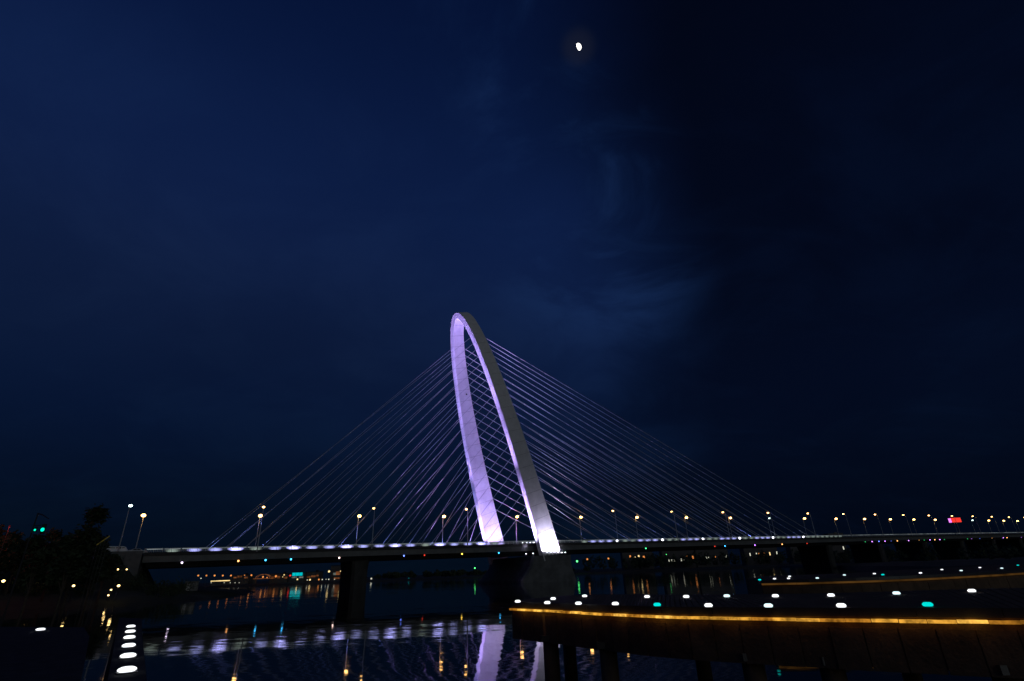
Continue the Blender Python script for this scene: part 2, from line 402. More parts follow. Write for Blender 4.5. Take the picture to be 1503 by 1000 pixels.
# cross beams under the deck edge
cb = MB(); c0 = None
a = A0 + 6
while a < A1:
    cb.box(W(a, 24.45, 13.1), (.4, 2.1, 1.3), BU, BN); cb.box(W(a, .65, 13.1), (.4, 2.1, 1.3), BU, BN); a += 7.17
tag(cb.build('cross_rib', M['concrete'], bridge), kind='stuff')
# lane lines
for b in (12.4, 12.75):
    strip([(b-.08, 14.502), (b+.08, 14.502), (b+.08, 14.507), (b-.08, 14.507)], A0, A1, 12, 'lane_line', M['paint'])
# railings both sides: rails + balusters + posts
for b in (26.12, -1.15):
    r = MB()
    kk = int((A1-A0)/8)
    for z, hh in ((15.76, .11), (15.42, .07), (15.08, .07)):
        rings = [[W(A0+(A1-A0)*i/kk, b+db, z+dz) for db, dz in ((-.05, -hh/2), (.05, -hh/2), (.05, hh/2), (-.05, hh/2))] for i in range(kk+1)]
        r.loft(rings)
    a = A0
    while a < A1:
        r.box(W(a, b, 15.24), (.14, .14, .96), BU, BN); a += 2.1
    r.build('railing', M['rail'], bridge)
    q = MB(); a = A0
    while a < A1 - .3:
        a += .42; q.box(W(a, b, 15.2), (.06, .035, .8), BU, BN)
    tag(q.build('baluster', M['rail'], bridge), kind='stuff')

# added glowing strip that stands in for lamplight on the near railing
rl = MB(); a = A0 + .4
while a < A1 - 4:
    if not 93 < a < 104: rl.loft([[W(q, b, z) for b, z in ((26.16, 15.50), (26.2, 15.50), (26.2, 15.66), (26.16, 15.66))] for q in (a, a+3.8)])
    a += 4.2
tag(rl.build('added_rail_glow', M['railglow'], bridge), kind='stuff')
# arch pylon: swept box section leaning back towards the left end
U0, PSI, HALF, VV, MEX, LEAN, DU0, DU1, TN0, TN1, LC = 96.678, 0.169, 16.489, 101.978, 1.94, 0.31, 9.24, 5.409, 2.219, 2.799, 0.012
NN = BN*math.cos(PSI) + BU*math.sin(PSI); UU = BU*math.cos(PSI) - BN*math.sin(PSI); E3 = Vector((0, 0, 1))
EV = UU*-math.sin(LEAN) + E3*math.cos(LEAN); EW = UU*math.cos(LEAN) + E3*math.sin(LEAN)
ABASE = W(U0, BW/2, 13.7075)
def arch_nv(T):
    c, s = math.cos(T), math.sin(T)
    return HALF*math.copysign(abs(c)**(2/MEX), c), VV*abs(s)**(2/MEX)
def arch_pt(T):
    nn, vv = arch_nv(T)
    return ABASE + NN*nn + EV*vv + UU*(LC*(vv/VV)**2*VV)
# arc-length sampling, with straight feet below the springing
fine = [arch_pt(math.pi*i/3000) for i in range(3001)]
fine = [fine[0] - EV*(4.2*(40-i)/40) for i in range(40)] + fine + [fine[-1] - EV*(4.2*(i+1)/40) for i in range(40)]
cum = [0.0]
for p, q in zip(fine[:-1], fine[1:]): cum.append(cum[-1] + (q-p).length)
TOT = cum[-1]
def arch_at(s):
    import bisect
    i = min(max(bisect.bisect_left(cum, s), 1), len(cum)-1); t = (s-cum[i-1])/max(1e-9, cum[i]-cum[i-1])
    p = fine[i-1].lerp(fine[i], max(0, min(1, t)))
    j0, j1 = max(0, i-12), min(len(fine)-1, i+12)
    tg = (fine[j1]-fine[j0]).normalized()
    return p, tg
def arch_sec(s, inset=0.0, bev=0.18):
    p, tg = arch_at(s)
    fr = max(0, min(1, (p-ABASE).dot(EV)/VV))
    du = (DU0 + (DU1-DU0)*fr)/2 - inset; tn = (TN0 + (TN1-TN0)*fr)/2 - inset
    o = tg.cross(EW).normalized()
    if o.dot(p - (ABASE + EV*VV*.4)) < 0: o = -o
    e = bev
    pts = [(-du+e, -tn), (du-e, -tn), (du, -tn+e), (du, tn-e), (du-e, tn), (-du+e, tn), (-du, tn-e), (-du, -tn+e)]
    return [p + EW*x + o*y for x, y in pts]
NSEG = 44
core = MB(); core.loft([arch_sec(TOT*i/160, .10) for i in range(161)]); core.build('arch_core', M['core'], bridge)
for i in range(NSEG):
    s0, s1 = TOT*i/NSEG + .045, TOT*(i+1)/NSEG - .045
    k = 4
    g = MB(); g.loft([arch_sec(s0 + (s1-s0)*j/k) for j in range(k+1)])
    g.build('arch_segment', M['white_paint'], bridge)

# dark access hatch on the inside of the far leg
T_h = 2.40
hc = arch_pt(T_h); fr_ = (hc-ABASE).dot(EV)/VV; tn_ = (TN0+(TN1-TN0)*fr_)/2
g = MB(); g.box(hc + NN*(tn_+.02) + EW*.9, (.7, .06, .9), EW, NN, EV); g.build('access_hatch', M['rubber'], bridge)
# cables
def arch_T_for_z(z, near):
    lo, hi = (0.0, math.pi/2) if near else (math.pi, math.pi/2)
    for _ in range(50):
        m_ = (lo+hi)/2
        if arch_pt(m_).z < z: lo = m_
        else: hi = m_
    return lo
NC = 19
for side in ('near', 'far'):
    z = 97.4
    for i in range(NC):
        T = arch_T_for_z(z, side == 'near'); c = arch_pt(T)
        fr = max(0, (c-ABASE).dot(EV)/VV); du = (DU0+(DU1-DU0)*fr)/2
        b = 25.75 if side == 'near' else -.75
        j = NC-1-i
        aL, aR = 79.2 - 5.30*j, 129.0 + 8.30*j
        g = MB(); g.tube([W(aL, b, 14.5), c - EW*(du-.4)], .085, 6); g.build('cable', M['sheath'], bridge)
        g = MB(); g.tube([W(aR, b, 14.5), c + EW*(du-.4)], .135, 6); g.build('cable', M['sheath'], bridge)
        z -= 2.85 + 2.2*i/NC

# pylon pier and the other piers
def ring(a0, a1, b0, b1, z, ch=.8):
    return [W(a, b, z) for a, b in ((a0+ch, b0), (a1-ch, b0), (a1, b0+ch), (a1, b1-ch), (a1-ch, b1), (a0+ch, b1), (a0, b1-ch), (a0, b0+ch))]
p = MB(); p.loft([ring(85.5, 112.5, -6.5, 31.5, -4), ring(86.5, 110.4, -6, 30.6, 2.2), ring(90.5, 109.2, -5, 30.2, 6.8), ring(91.8, 109.0, -5, 30.4, 10.35)])
p.build('pylon_pier', M['concrete'], bridge)
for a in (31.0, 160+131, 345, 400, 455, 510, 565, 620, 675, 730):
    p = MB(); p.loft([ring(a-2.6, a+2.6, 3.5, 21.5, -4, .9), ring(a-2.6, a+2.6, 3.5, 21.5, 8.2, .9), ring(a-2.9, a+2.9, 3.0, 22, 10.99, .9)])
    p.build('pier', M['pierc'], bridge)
p = MB(); p.box(W(-31.6, 12.5, 9.9), (3.6, 31.0, 8.9), BU, BN); p.build('abutment', M['concrete'], bridge)
strip([(25.6, 11.0), (26.6, 11.0), (26.6, 15.2), (25.6, 15.2)], -38.5, -29.9, 9, 'wing_wall', M['concrete'])

# approach road on the embankment
mb = MB(); mb.loft([[W(a, b, z) for b, z in ((-1, 14.1), (26, 14.1), (26, 14.5), (-1, 14.5))] for a in (-220, -160, -100, -60, -33.6)])
tag(mb.build('approach_road', M['asphalt']), 'asphalt road leading onto the bridge from the left bank', kind='structure')

# ------------------------------------------------------------------ street lamps on the bridge
def make_lamp(cool=False, k=1.0):
    root = empty('street_lamp', (0, 0, 0), 'x', 'street lamp')
    g = MB(); g.tube([(0, 0, 0), (0, 0, .9), (0, 0, 6), (0, 0, 12.4)], [.17, .16, .13, .085], 10); local('pole', g.mesh('pole', M['pole'], True), root)
    g = MB(); g.box((0, 0, .04), (.5, .5, .08)); g.tube([(0, 0, .06), (0, 0, .5)], .22, 10); local('base', g.mesh('base', M['pole']), root)
    g = MB(); g.tube([(0, 0, 12.3), (.15, 0, 12.75), (.5, 0, 13.0), (.95, 0, 13.08)], [.08, .07, .06, .055], 8); local('arm', g.mesh('arm', M['pole'], True), root)
    g = MB(); g.loft([[(x, y*wd, z*hh+13.12) for y, z in ((-.22, 0), (.22, 0), (.16, .16), (-.16, .16))] for x, wd, hh in ((.7, .6, .6), (1.0, 1, 1), (1.5, 1, 1), (1.75, .6, .5))])
    hd = local('lamp_head', g.mesh('lamp_head', M['dark_metal']), root)
    g = MB(); g.dome((1.22, 0, 12.96 - .1*k), .80*k, .66*k, .50*k, 12, 6, True); local('lens', g.mesh('lens', M['lampw' if cool else 'lamp'], True), hd)
    return root
lampA = make_lamp(); lampB = make_lamp(False, .62); lampC = make_lamp(True, .7)
kA = list(range(-1, 22)); kB = [-1, 0, 1, 2, 3] + list(range(4, 22)); first = {0: True, 1: True, 2: True}
angN = math.atan2(BN.y, BN.x)
for row, ks in (('far', kA), ('near', kB)):
    for n_, k in enumerate(ks):
        cool = (row == 'near' and k == -1) or (row == 'far' and k in (8, 16))
        if row == 'far': a, b, rz = k*BS, -1.22, angN
        else: a, b, rz = (k-0.0372)*BS, BW+1.22, angN + math.pi
        q = 2 if cool else (0 if row == 'far' else 1); src = (lampA, lampB, lampC)[q]
        o = src if first[q] else dup(src, (0, 0, 0)); first[q] = False
        loc = W(a, b, 14.35)
        o.matrix_basis = Matrix.Translation(loc) @ Matrix.Rotation(rz, 4, 'Z')
        tag(o, '%s street lamp on the %s side of the bridge, %s from the left' % ('cool white' if cool else 'amber', row, ORD[n_]), 'street lamp', 'street lamps along the bridge')

# ------------------------------------------------------------------ coloured markers under the near edge of the deck
ml = {}
def marker_mesh(m):
    if m.name not in ml:
        g = MB(); g.dome((0, 0, -.12), .24, .24, .26, 10, 6, True); ml[m.name] = g.mesh('lens', m, True)
    return ml[m.name]
g = MB(); g.box((0, 0, .16), (.36, .36, .14)); hous = g.mesh('housing', M['dark_metal'])
cnt = {}
for a, c, dim in [(-20.0, 'white', False), (-5.8, 'orange', False), (1.5, 'cyan', False), (8.6, 'cyan', False), (22.9, 'pink', False), (44.0, 'blue', False), (51.2, 'red', False), (65.1, 'yellow', False), (79.7, 'cyan', False), (150.5, 'green', False), (192.9, 'red', False), (199.8, 'cyan', False), (221.3, 'purple', False), (242.5, 'orange', False), (263.4, 'red', False), (319.3, 'green', True), (326.6, 'purple', False), (334.1, 'blue', False), (341.0, 'purple', False), (348.1, 'blue', True), (355.3, 'orange', False), (369.0, 'purple', False), (382.4, 'orange', True), (389.1, 'green', True), (396.8, 'purple', False), (403.4, 'orange', False), (410.5, 'purple', False), (416.9, 'green', True), (452.1, 'green', True), (458.7, 'purple', True), (472.4, 'blue', True), (493.9, 'orange', True), (514.9, 'purple', False), (522.1, 'orange', False), (551.4, 'purple', True)]:
    m = (EDGED if dim else EDGEM)[c]; cnt[(c, dim)] = cnt.get((c, dim), 0) + 1
    where = 'left of the arch' if a < 95 else 'right of the arch'
    o = empty('marker_light', W(a, 26.25, 12.0), '%s%s marker light under the deck edge, %s of its colour from the left' % ('faint ' if dim else '', {'white': 'violet white', 'pink': 'pinkish white'}.get(c, c), ORD[cnt[(c, dim)]-1]), 'marker light', 'coloured marker lights along the lower edge of the bridge deck', BT)
    local('housing', hous, o); local('lens', marker_mesh(m), o)

# ------------------------------------------------------------------ cable uplights behind the near railing
uh = MB(); uh.box((0, 0, .12), (3.9, .5, .22)); uh.box((-.8, 0, .02), (.12, .3, .1)); uh.box((.8, 0, .02), (.12, .3, .1)); uhm = uh.mesh('housing', M['dark_metal'])
def lens_mesh(m, L, H):
    g = MB(); g.dome((0, .02, .24+H/2), L/2, .2, H/2, 14, 6, True); return g.mesh('lens', m, True)
LM = {'hi': lens_mesh(M['up_hi'], 4.6, 1.0), 'mid': lens_mesh(M['up_mid'], 4.0, .9), 'lo': lens_mesh(M['up_lo'], 3.8, .8)}
g = MB(); g.dome((0, 0, .75), .55, .42, .5, 12, 6, True); ptm = g.mesh('lens', M['up_pt'], True)
def spot(parent, loc, target, energy, deg, col, blend=.6, size=.25):
    l = bpy.data.lights.new('beam', 'SPOT'); l.energy = energy; l.spot_size = math.radians(deg); l.spot_blend = blend; l.color = col; l.shadow_soft_size = size
    o = bpy.data.objects.new('beam', l); C.objects.link(o); o.location = loc
    o.rotation_euler = (Vector(target)-Vector(loc)).to_track_quat('-Z', 'Y').to_euler()
    return o
LIL = (0.20, 0.27, 1.0)
pos = []
for j in range(20):
    a = 78.3 - 5.33*j
    kind = 'hi' if (j+2) % 3 == 0 else ('mid' if (j*7) % 5 else 'lo')
    if a < -14: kind = 'lo' if j % 2 else 'mid'
    pos.append((a, kind))
for j in range(43):
    a = 118.95 + 4.225*j
    pos.append((a, 'pt' if j % 6 == 4 and j < 36 else ('mid' if (j % 6 in (1, 2, 3) and j < 34) else 'lo')))
pos.sort(); cc = {}
for a, kind in pos:
    cc[kind] = cc.get(kind, 0) + 1
    nm = {'hi': 'bright lilac', 'mid': 'dim lilac', 'lo': 'faint greenish', 'pt': 'glaring white'}[kind]
    o = empty('cable_uplight', W(a, 25.7, 14.5), '%s uplight behind the near railing, %s of its kind from the left' % (nm, ORD[cc[kind]-1]), 'floodlight', 'uplights along the near edge of the bridge', BT)
    local('housing', uhm, o); local('lens', ptm if kind == 'pt' else LM[kind], o)
# beams that graze the four fans of cables, added without fixtures on the far side
for b in (25.6, -.6):
    for j in range(7):
        T = arch_T_for_z(92 - 10*j, b > 0); tip = arch_pt(T)
        a = -12 + 13.5*j; s = W(a-3.0, b, 14.9); spot(None, s, s.lerp(tip, .5), 16000*(1+.25*(6-j)), 36, LIL)
        a = 277 - 22.5*j; s = W(a+3.5, b, 14.9); spot(None, s, s.lerp(tip, .5), 16000*1.5*(1.0+.2*(6-j)), 40, LIL)

# ------------------------------------------------------------------ floodlights that wash the arch
fb = MB(); fb.box((0, 0, .1), (.7, .5, .16)); fb.tube([(0, -.3, .1), (0, -.3, .5)], .05, 6); fb.tube([(0, .3, .1), (0, .3, .5)], .05, 6); fbm = fb.mesh('bracket', M['dark_metal'])
fh = MB(); fh.box((0, 0, .62), (.62, .52, .42)); fhm = fh.mesh('housing', M['dark_metal'])
fl = MB(); fl.dome((0, 0, .83), .28, .24, .16, 10, 4); flm = fl.mesh('lens', M['up_pt'], True)
def flood(loc, target, energy, deg, col, label, blend=.7, size=.3, vis=True):
    o = empty('floodlight', loc, label, 'floodlight', 'floodlights washing the arch', BT)
    local('bracket', fbm, o); local('housing', fhm, o); local('lens', flm, o)
    spot(None, Vector(loc)+Vector((0, 0, 1.15)), target, energy, deg, col, blend, size)
LAV = (0.49, 0.34, 1.0)
nearfoot = ABASE + NN*HALF; farfoot = ABASE - NN*HALF
topc = arch_pt(math.pi/2)
def leg(s, v): return ABASE + NN*(s*HALF*(1-(v/VV)**1.94)**(1/1.94)) + EV*v
# left faces of both legs (from the deck on the left side of the arch)
for s, nm, b in ((1, 'near', 24.4), (-1, 'far', 1.2)):
    for k, (aa, v, e, dg) in enumerate(((80, 14, .7, 80), (62, 56, 2.4, 46), (46, 86, 4.0, 34))):
        flood(W(aa, b, 14.5), leg(s, v), 60000*e*(1.5 if s > 0 else .8), dg, LAV, 'deck floodlight on the left face of the %s leg, %s from the arch' % (nm, ORD[k]))
# inner face of the far leg and crown, from the near leg's foot
for k, (du_, v, e, dg) in enumerate(((-2.6, 10, 1.3, 100), (2.6, 7, 1.6, 110), (-.8, 46, 2.4, 48), (.8, 78, 3.4, 36), (2.2, 97, 2.6, 34))):
    flood(W(U0+du_-1.5, 21.6, 14.5), leg(-1, v), 19000*e, dg, LAV, 'floodlight by the near leg aimed at the far leg, %s from the left' % ORD[k], 1.0)
for k, (du_, v, e, dg) in enumerate(((-2.0, 24, .8, 60), (.6, 70, 2.4, 44))):
    flood(W(U0+du_, 4.0, 14.5), leg(1, v), 19000*.6*e, dg, LAV, 'floodlight by the far leg aimed at the near leg, %s from the left' % ORD[k])
# grazing floods on the pier top at the foot of the near leg
oface = BN
for k in range(5):
    x = -3.7 + 1.85*k
    loc = ABASE + NN*(HALF + TN0/2 + 1.3) + UU*(x+1.0) - Vector((0, 0, 3.3))
    loc.z = W(97, 30, 10.36).z
    flood(loc, loc + EV*14 - NN*2.9, 10500*(1, .7, 1.1, .75, 1)[k], 125, (0.72, 0.66, 1.0), 'bright pier top floodlight at the foot of the near leg, %s from the left' % ORD[k], 1.0, .3)
for k, (x, y) in enumerate(((-6.6, -2.2), (-5.9, .2))):
    loc = ABASE + NN*(HALF + y) + UU*x; loc.z = W(97, 30, 10.36).z if False else W(97, 25, 14.5).z
    if k: loc = W(90.8, 26.9, 10.36)
    else: loc = W(92.6, 29.0, 10.36)
    flood(loc, leg(1, 18)+UU*-3, 10500*.9, 60, (0.75, 0.66, 1.0), 'floodlight on the pier top left of the near leg, %s one' % ('nearer' if k else 'further'), .9)
for k in range(2):
    loc = W(107.6, 28.2-2.3*k, 10.36)
    flood(loc, leg(1, 15)+UU*3, 10500*.6, 60, (0.80, 0.76, 1.0), 'floodlight on the pier top right of the near leg, %s one' % ('further' if k else 'nearer'), .9)
for k in range(2):
    loc = W(U0-3.6+5.0*k, 1.6, 14.5)
    flood(loc, leg(-1, 16), 10500*.22, 110, (0.66, 0.58, 1.0), 'floodlight at the foot of the far leg, %s one' % ('right' if k else 'left'), .9)

# ================================================================== BOARDWALKS
def catmull(pts, n):
    P = [Vector((*p, 0)) for p in pts]; P = [2*P[0]-P[1]] + P + [2*P[-1]-P[-2]]; out = []
    for i in range(1, len(P)-2):
        for k in range(n):
            t = k/n; p0, p1, p2, p3 = P[i-1:i+3]
            out.append(.5*((2*p1) + (p2-p0)*t + (2*p0-5*p1+4*p2-p3)*t*t + (3*p1-p0-3*p2+p3)*t**3))
    out.append(P[-2]); return out
def resample(pl, d):
    out = [pl[0]]; acc = 0
    for p, q in zip(pl[:-1], pl[1:]):
        L = (q-p).length
        while acc + L >= d:
            t = (d-acc)/L; p = p.lerp(q, t); out.append(p.copy()); L = (q-p).length; acc = 0
        acc += L
    return out
def boardwalk(label, nearp, farp, seg, stripm, sh, piles, panel):
    e = catmull(nearp, 12); fe = catmull(farp, 12)
    root = empty('boardwalk', (e[len(e)//2].x, e[len(e)//2].y, 0), label, 'boardwalk')
    # deck boards across the walk, joined where they are too small to pick apart
    m = 130
    def at(pl, t):
        x = t*(len(pl)-1); i = min(int(x), len(pl)-2); return pl[i].lerp(pl[i+1], x-i)
    g = MB()
    for i in range(m):
        t0, t1 = i/m + .0006, (i+1)/m - .0006
        A, B, Cc, Dd = at(e, t0), at(e, t1), at(fe, t1), at(fe, t0)
        g.loft([[(p.x, p.y, z) for p in (A, B, Cc, Dd)] for z in (2.12, 2.2)])
    tag(g.build('deck_board', M['wood'], root), kind='stuff')
    g = MB(); g.loft([[(p.x, p.y, z) for p in (e + fe[::-1])] for z in (1.25, 2.1)]); g.build('frame', M['wood2'], root)
    te = resample(e, 1.2)
    for i in range(len(te)-1):
        A, B = te[i], te[i+1]; d = (B-A).normalized(); o = Vector((d.y, -d.x, 0))
        if o.dot(fe[len(fe)//2]-A) > 0: o = -o
        c = (A+B)/2 + o*.02
        g = MB(); g.box((c.x, c.y, 2.135), ((B-A).length-.008, .05, .15), d, o); g.build('edge_board', M['dark_metal'], root)
    pl = resample(e, seg); cen = sum((p for p in fe), Vector())/len(fe)
    stripm_n = 0
    for i in range(len(pl)-1):
        A, B = pl[i], pl[i+1]; d = (B-A).normalized(); o = Vector((d.y, -d.x, 0))
        if o.dot(cen-A) > 0: o = -o
        A2, B2 = A + d*.006, B - d*.006
        g = MB()
        zj = random.uniform(-.004, .004)
        g.loft([[(q.x+o.x*w_, q.y+o.y*w_, z+zj) for w_, z in ((.03, 2.0-sh/2), (.13, 2.0-sh/2), (.13, 2.0+sh/2), (.03, 2.0+sh/2))] for q in (A2, B2)])
        g.build('light_strip', random.choice(stripm), root)
    pl = resample(e, panel)
    for i in range(len(pl)-1):
        A, B = pl[i], pl[i+1]; d = (B-A).normalized(); o = Vector((d.y, -d.x, 0))
        if o.dot(cen-A) > 0: o = -o
        q0 = random.uniform(.0, .025)
        g = MB(); c = (A+B)/2 + o*(q0-.01)
        g.box((c.x, c.y, 1.535), (panel-.02, .04, .69), d, o); g.build('fascia_board', M['wood' if random.random() < .5 else 'wood2'], root)
    g = MB()
    rings = []
    for q, o in [(p, None) for p in e[::4]]: rings.append(q)
    for i, (x, y) in enumerate(piles):
        g = MB(); g.tube([(x, y, -2), (x, y, 1.9)], .22, 12); g.build('pile', M['wood2'], root, True)
        g = MB(); g.box((x, y, 1.3), (.56, .56, .14)); g.build('pile_collar', M['dark_metal'], root)
    return root
E1 = [(-.29, 18.25), (1.04, 16.4), (2.28, 14.57), (3.56, 13.08), (5.75, 11.45), (7.11, 10.55), (8.32, 9.82), (11.2, 8.2), (16, 5.8)]
F1 = [(.25, 19.9), (1.9, 21.6), (3.6, 21.0), (5.2, 19.2), (7.2, 17.6), (9.2, 16.6), (12.6, 16.2), (17, 14.6), (23, 11.8)]
boardwalk('curving timber boardwalk with an amber light strip under its edge, nearest on the right', E1, F1, .42, [M['amber'], M['amber'], M['amber2'], M['amber3']], .05,
          [(.80, 17.05), (2.15, 15.15), (4.75, 12.55), (5.95, 11.75), (8.1, 10.3), (10.9, 8.75), (14.2, 7.2), (1.6, 20.6), (5.4, 18.2), (10, 15.8), (14, 15)], .55)
E2 = [(13.7, 32.6), (16.3, 31.6), (20.2, 31.2), (25.2, 32.6), (31, 35.2), (42, 41), (58, 50)]
F2 = [(15.5, 39.0), (20, 45.2), (26, 45.5), (33, 50), (44, 56), (56, 64), (72, 75)]
boardwalk('further timber boardwalk with a dim amber edge strip, behind the nearest one', E2, F2, .9, [M['amberdim']], .09,
          [(14.4, 32.9), (20.2, 31.6), (27, 33.6), (34, 37), (44, 42.6), (54, 48.4)], 1.0)

# round deck lights
g = MB(); g.tube([(0, 0, 0), (0, 0, .012)], .098, 20); ringm = g.mesh('base_ring', M['dark_metal'])
def puck(m, hgt):
    g = MB(); n = 20
    g.loft([[(r*math.cos(6.28319*k/n), r*math.sin(6.28319*k/n), z) for k in range(n)] for r, z in ((.066, .0125), (.084, .0125+hgt*.25), (.086, .0125+hgt*.45), (.076, .0125+hgt*.75), (.052, .0125+hgt))]); return g.mesh('lens', m, False)
PK = {c: puck(M[k], .065) for c, k in (('w', 'puck'), ('b', 'puckb'), ('t', 'teal'))}
PKL = puck(M['puck'], .042)
def decklight(x, y, c, label, grp, low=False, zt=2.2):
    o = empty('deck_light', (x, y, zt), label, 'deck light', grp)
    local('base_ring', ringm, o); local('lens', PKL if low else PK[c], o)
GW = 'round deck lights on the boardwalks'
for row, L, txt in [('a', [(-0.11, 17.47, 'w'), (0.72, 16.11, 'w'), (1.5, 15.22, 'w'), (2.35, 14.49, 'w'), (3.16, 13.5, 't'), (4.07, 12.64, 'w'), (5.05, 11.9, 'b'), (6.15, 11.21, 'w'), (7.46, 10.72, 't')], 'in the front row of the nearest boardwalk'), ('b', [(1.02, 18.41, 'w'), (2.16, 19.57, 'w'), (3.83, 17.54, 'w'), (4.78, 16.71, 'w'), (5.8, 16.28, 'b'), (6.78, 15.41, 'w'), (7.93, 14.8, 'w'), (9.52, 14.67, 'b'), (11.32, 14.53, 'w')], 'in the back row of the nearest boardwalk'), ('c', [(13.66, 32.62, 't'), (15.65, 33.33, 'w'), (16.54, 31.83, 'b'), (21.69, 34.15, 't'), (24.56, 35.02, 'w'), (28.99, 37.48, 'b'), (34.12, 40.36, 'b')], 'in the front row of the further boardwalk'), ('d', [(15.0, 33.7, 'w'), (18.24, 38.63, 'w'), (20.94, 36.85, 'b'), (23.38, 37.65, 'w'), (32.0, 43.21, 'w'), (37.13, 45.96, 'w'), (44.55, 50.89, 't')], 'in the back row of the further boardwalk')]:
    cn = {}
    for i, (x, y, c) in enumerate(L):
        t = {'w': 'white', 'b': 'bluish', 't': 'teal'}[c]; cn[t] = cn.get(t, 0)+1
        decklight(x, y, c, '%s round deck light %s, %s from the left' % (t, txt, ORD[i]), GW, zt=2.201)

# left foreground platform: two granite slabs with a gap, wall below
def slab(name, poly, label):
    g = MB(); g.loft([[(x, y, z) for x, y in poly] for z in (1.98, 2.2)])
    c = (sum(p[0] for p in poly)/len(poly), sum(p[1] for p in poly)/len(poly))
    q = [(c[0]+(x-c[0])*.985, c[1]+(y-c[1])*.985) for x, y in poly]
    g.loft([[(x, y, z) for x, y in q] for z in (-2, 1.975)])
    return tag(g.build(name, M['granite']), label, kind='structure')
slab('quay', [(-34, 24), (-13.9, 15.1), (-10.2, 13.5), (-8.11, 10.94), (-4.25, 5.78), (-1.6, 2.2), (-1.6, -6), (-34, -6)], 'dark stone quay in the left foreground')
slab('jetty', [(-12.0, 17.2), (-10.8, 16.4), (-6.31, 9.74), (-3.53, 5.65), (-1.2, 2.2), (-1.2, -6), (-1.35, -6), (-1.35, 2.2), (-3.96, 5.73), (-7.69, 11.04)], 'narrow stone jetty edged with round white lights in the left foreground')
D0 = [(-8.6, 12.76), (-7.61, 11.31), (-6.74, 10.03), (-5.8, 8.66), (-4.94, 7.41), (-4.11, 6.2), (-10.63, 12.81)]
for i, (x, y) in enumerate(D0):
    if i == 6: decklight(x, y, 'w', 'single round white deck light on the quay, leftmost in the foreground', 'round deck lights on the left platforms', True, 2.201)
    else: decklight(x, y, 'w', 'round white deck light in the row on the narrow jetty, %s from the far end' % ORD[i], 'round deck lights on the left platforms', True, 2.201)

# ================================================================== LEFT BANK
def tree(x, y, h, r, label, lean=(0, 0), n=1500, blobs=None, leafm=None):
    z0 = ground(x, y) - .2
    root = empty('tree', (x, y, z0), label, 'tree', 'trees on the left bank')
    g = MB(); top = Vector((lean[0]*.5, lean[1]*.5, h*.62))
    g.tube([(0, 0, 0), (0, 0, h*.12), top*.55, top], [.28, .22, .16, .07], 8)
    BL = blobs or [(0, 0, .62, 1.0), (.45, .1, .5, .62), (-.5, 0, .48, .66), (.1, .4, .75, .6), (-.15, -.3, .82, .5), (.35, -.3, .68, .5)]
    cent = []
    for bx, by, bz, br in BL:
        c = Vector((bx*r + lean[0]*bz, by*r + lean[1]*bz, bz*h)); cent.append((c, br*r*.62))
        g.tube([top*.5, top*.5 + (c-top*.5)*.6 + Vector((0, 0, .2)), c], [.12, .07, .03], 6)
    local('trunk', g.mesh('trunk', M['bark']), root)
    f_ = MB()
    for k in range(n):
        c, rr = random.choice(cent)
        d = Vector((random.gauss(0, 1), random.gauss(0, 1), random.gauss(0, .85))).normalized()*rr*(random.random()**.4)*random.choice((.8, .95, 1.0, 1.1, 1.32))
        p = c + d; ax = Vector((random.uniform(-1, 1), random.uniform(-1, 1), random.uniform(-.6, .6))).normalized(); ay = ax.cross(Vector((random.uniform(-1, 1), random.uniform(-1, 1), 1))).normalized(); s = random.uniform(.3, .62)
        f_.add([p-ax*s, p-ay*s*.5, p+ax*s, p+ay*s*.5], [(0, 1, 2, 3)])
    local('crown', f_.mesh('crown', leafm or M['leaf']), root)
for T_ in [(-83.5, 104.0, 20.7, 4.0, 'tallest dark tree with a lopsided crown on the left bank', (0, 0), 3200, [(0.35, 0, 0.88, 0.72), (0.15, 0, 0.7, 0.9), (0.75, 0, 0.62, 0.7), (-0.3, 0, 0.5, 1.0), (0.5, 0.2, 0.42, 0.9), (-0.6, 0, 0.35, 0.9)]), (-94.5, 112.0, 15.1, 3.8, 'rounded dark tree left of the tallest tree', (0, 0), 1700, None), (-87.2, 100.0, 16.3, 3.4, 'dark tree under the traffic signal arm', (0, 0), 1700, None), (-78.0, 96.0, 15.4, 3.4, 'low dark tree in front of the tallest tree', (0, 0), 1700, None), (-107.6, 118.0, 12.6, 4.0, 'wide dark tree between the signal mast and the left edge', (0, 0), 1700, None), (-102.9, 108.0, 15.1, 4.2, 'dark tree with a reddish lit crown at the left edge', (0, 0), 1700, None), (-114.8, 115.0, 14.1, 4.5, 'dark tree cut by the left edge of the picture', (0, 0), 1700, None), (-84.1, 110.0, 14.6, 2.8, 'small dark tree right of the tallest tree', (0, 0), 1700, None), (-113.7, 128.0, 12.0, 4.4, 'broad low tree behind the traffic signal', (0, 0), 1700, None), (-105.2, 128.0, 12.9, 4.0, 'low tree far back between two taller ones', (0, 0), 1700, None), (-87.8, 118.0, 11.9, 2.6, 'smallest tree beside the parked van', (0, 0), 1700, None)]: tree(*T_)
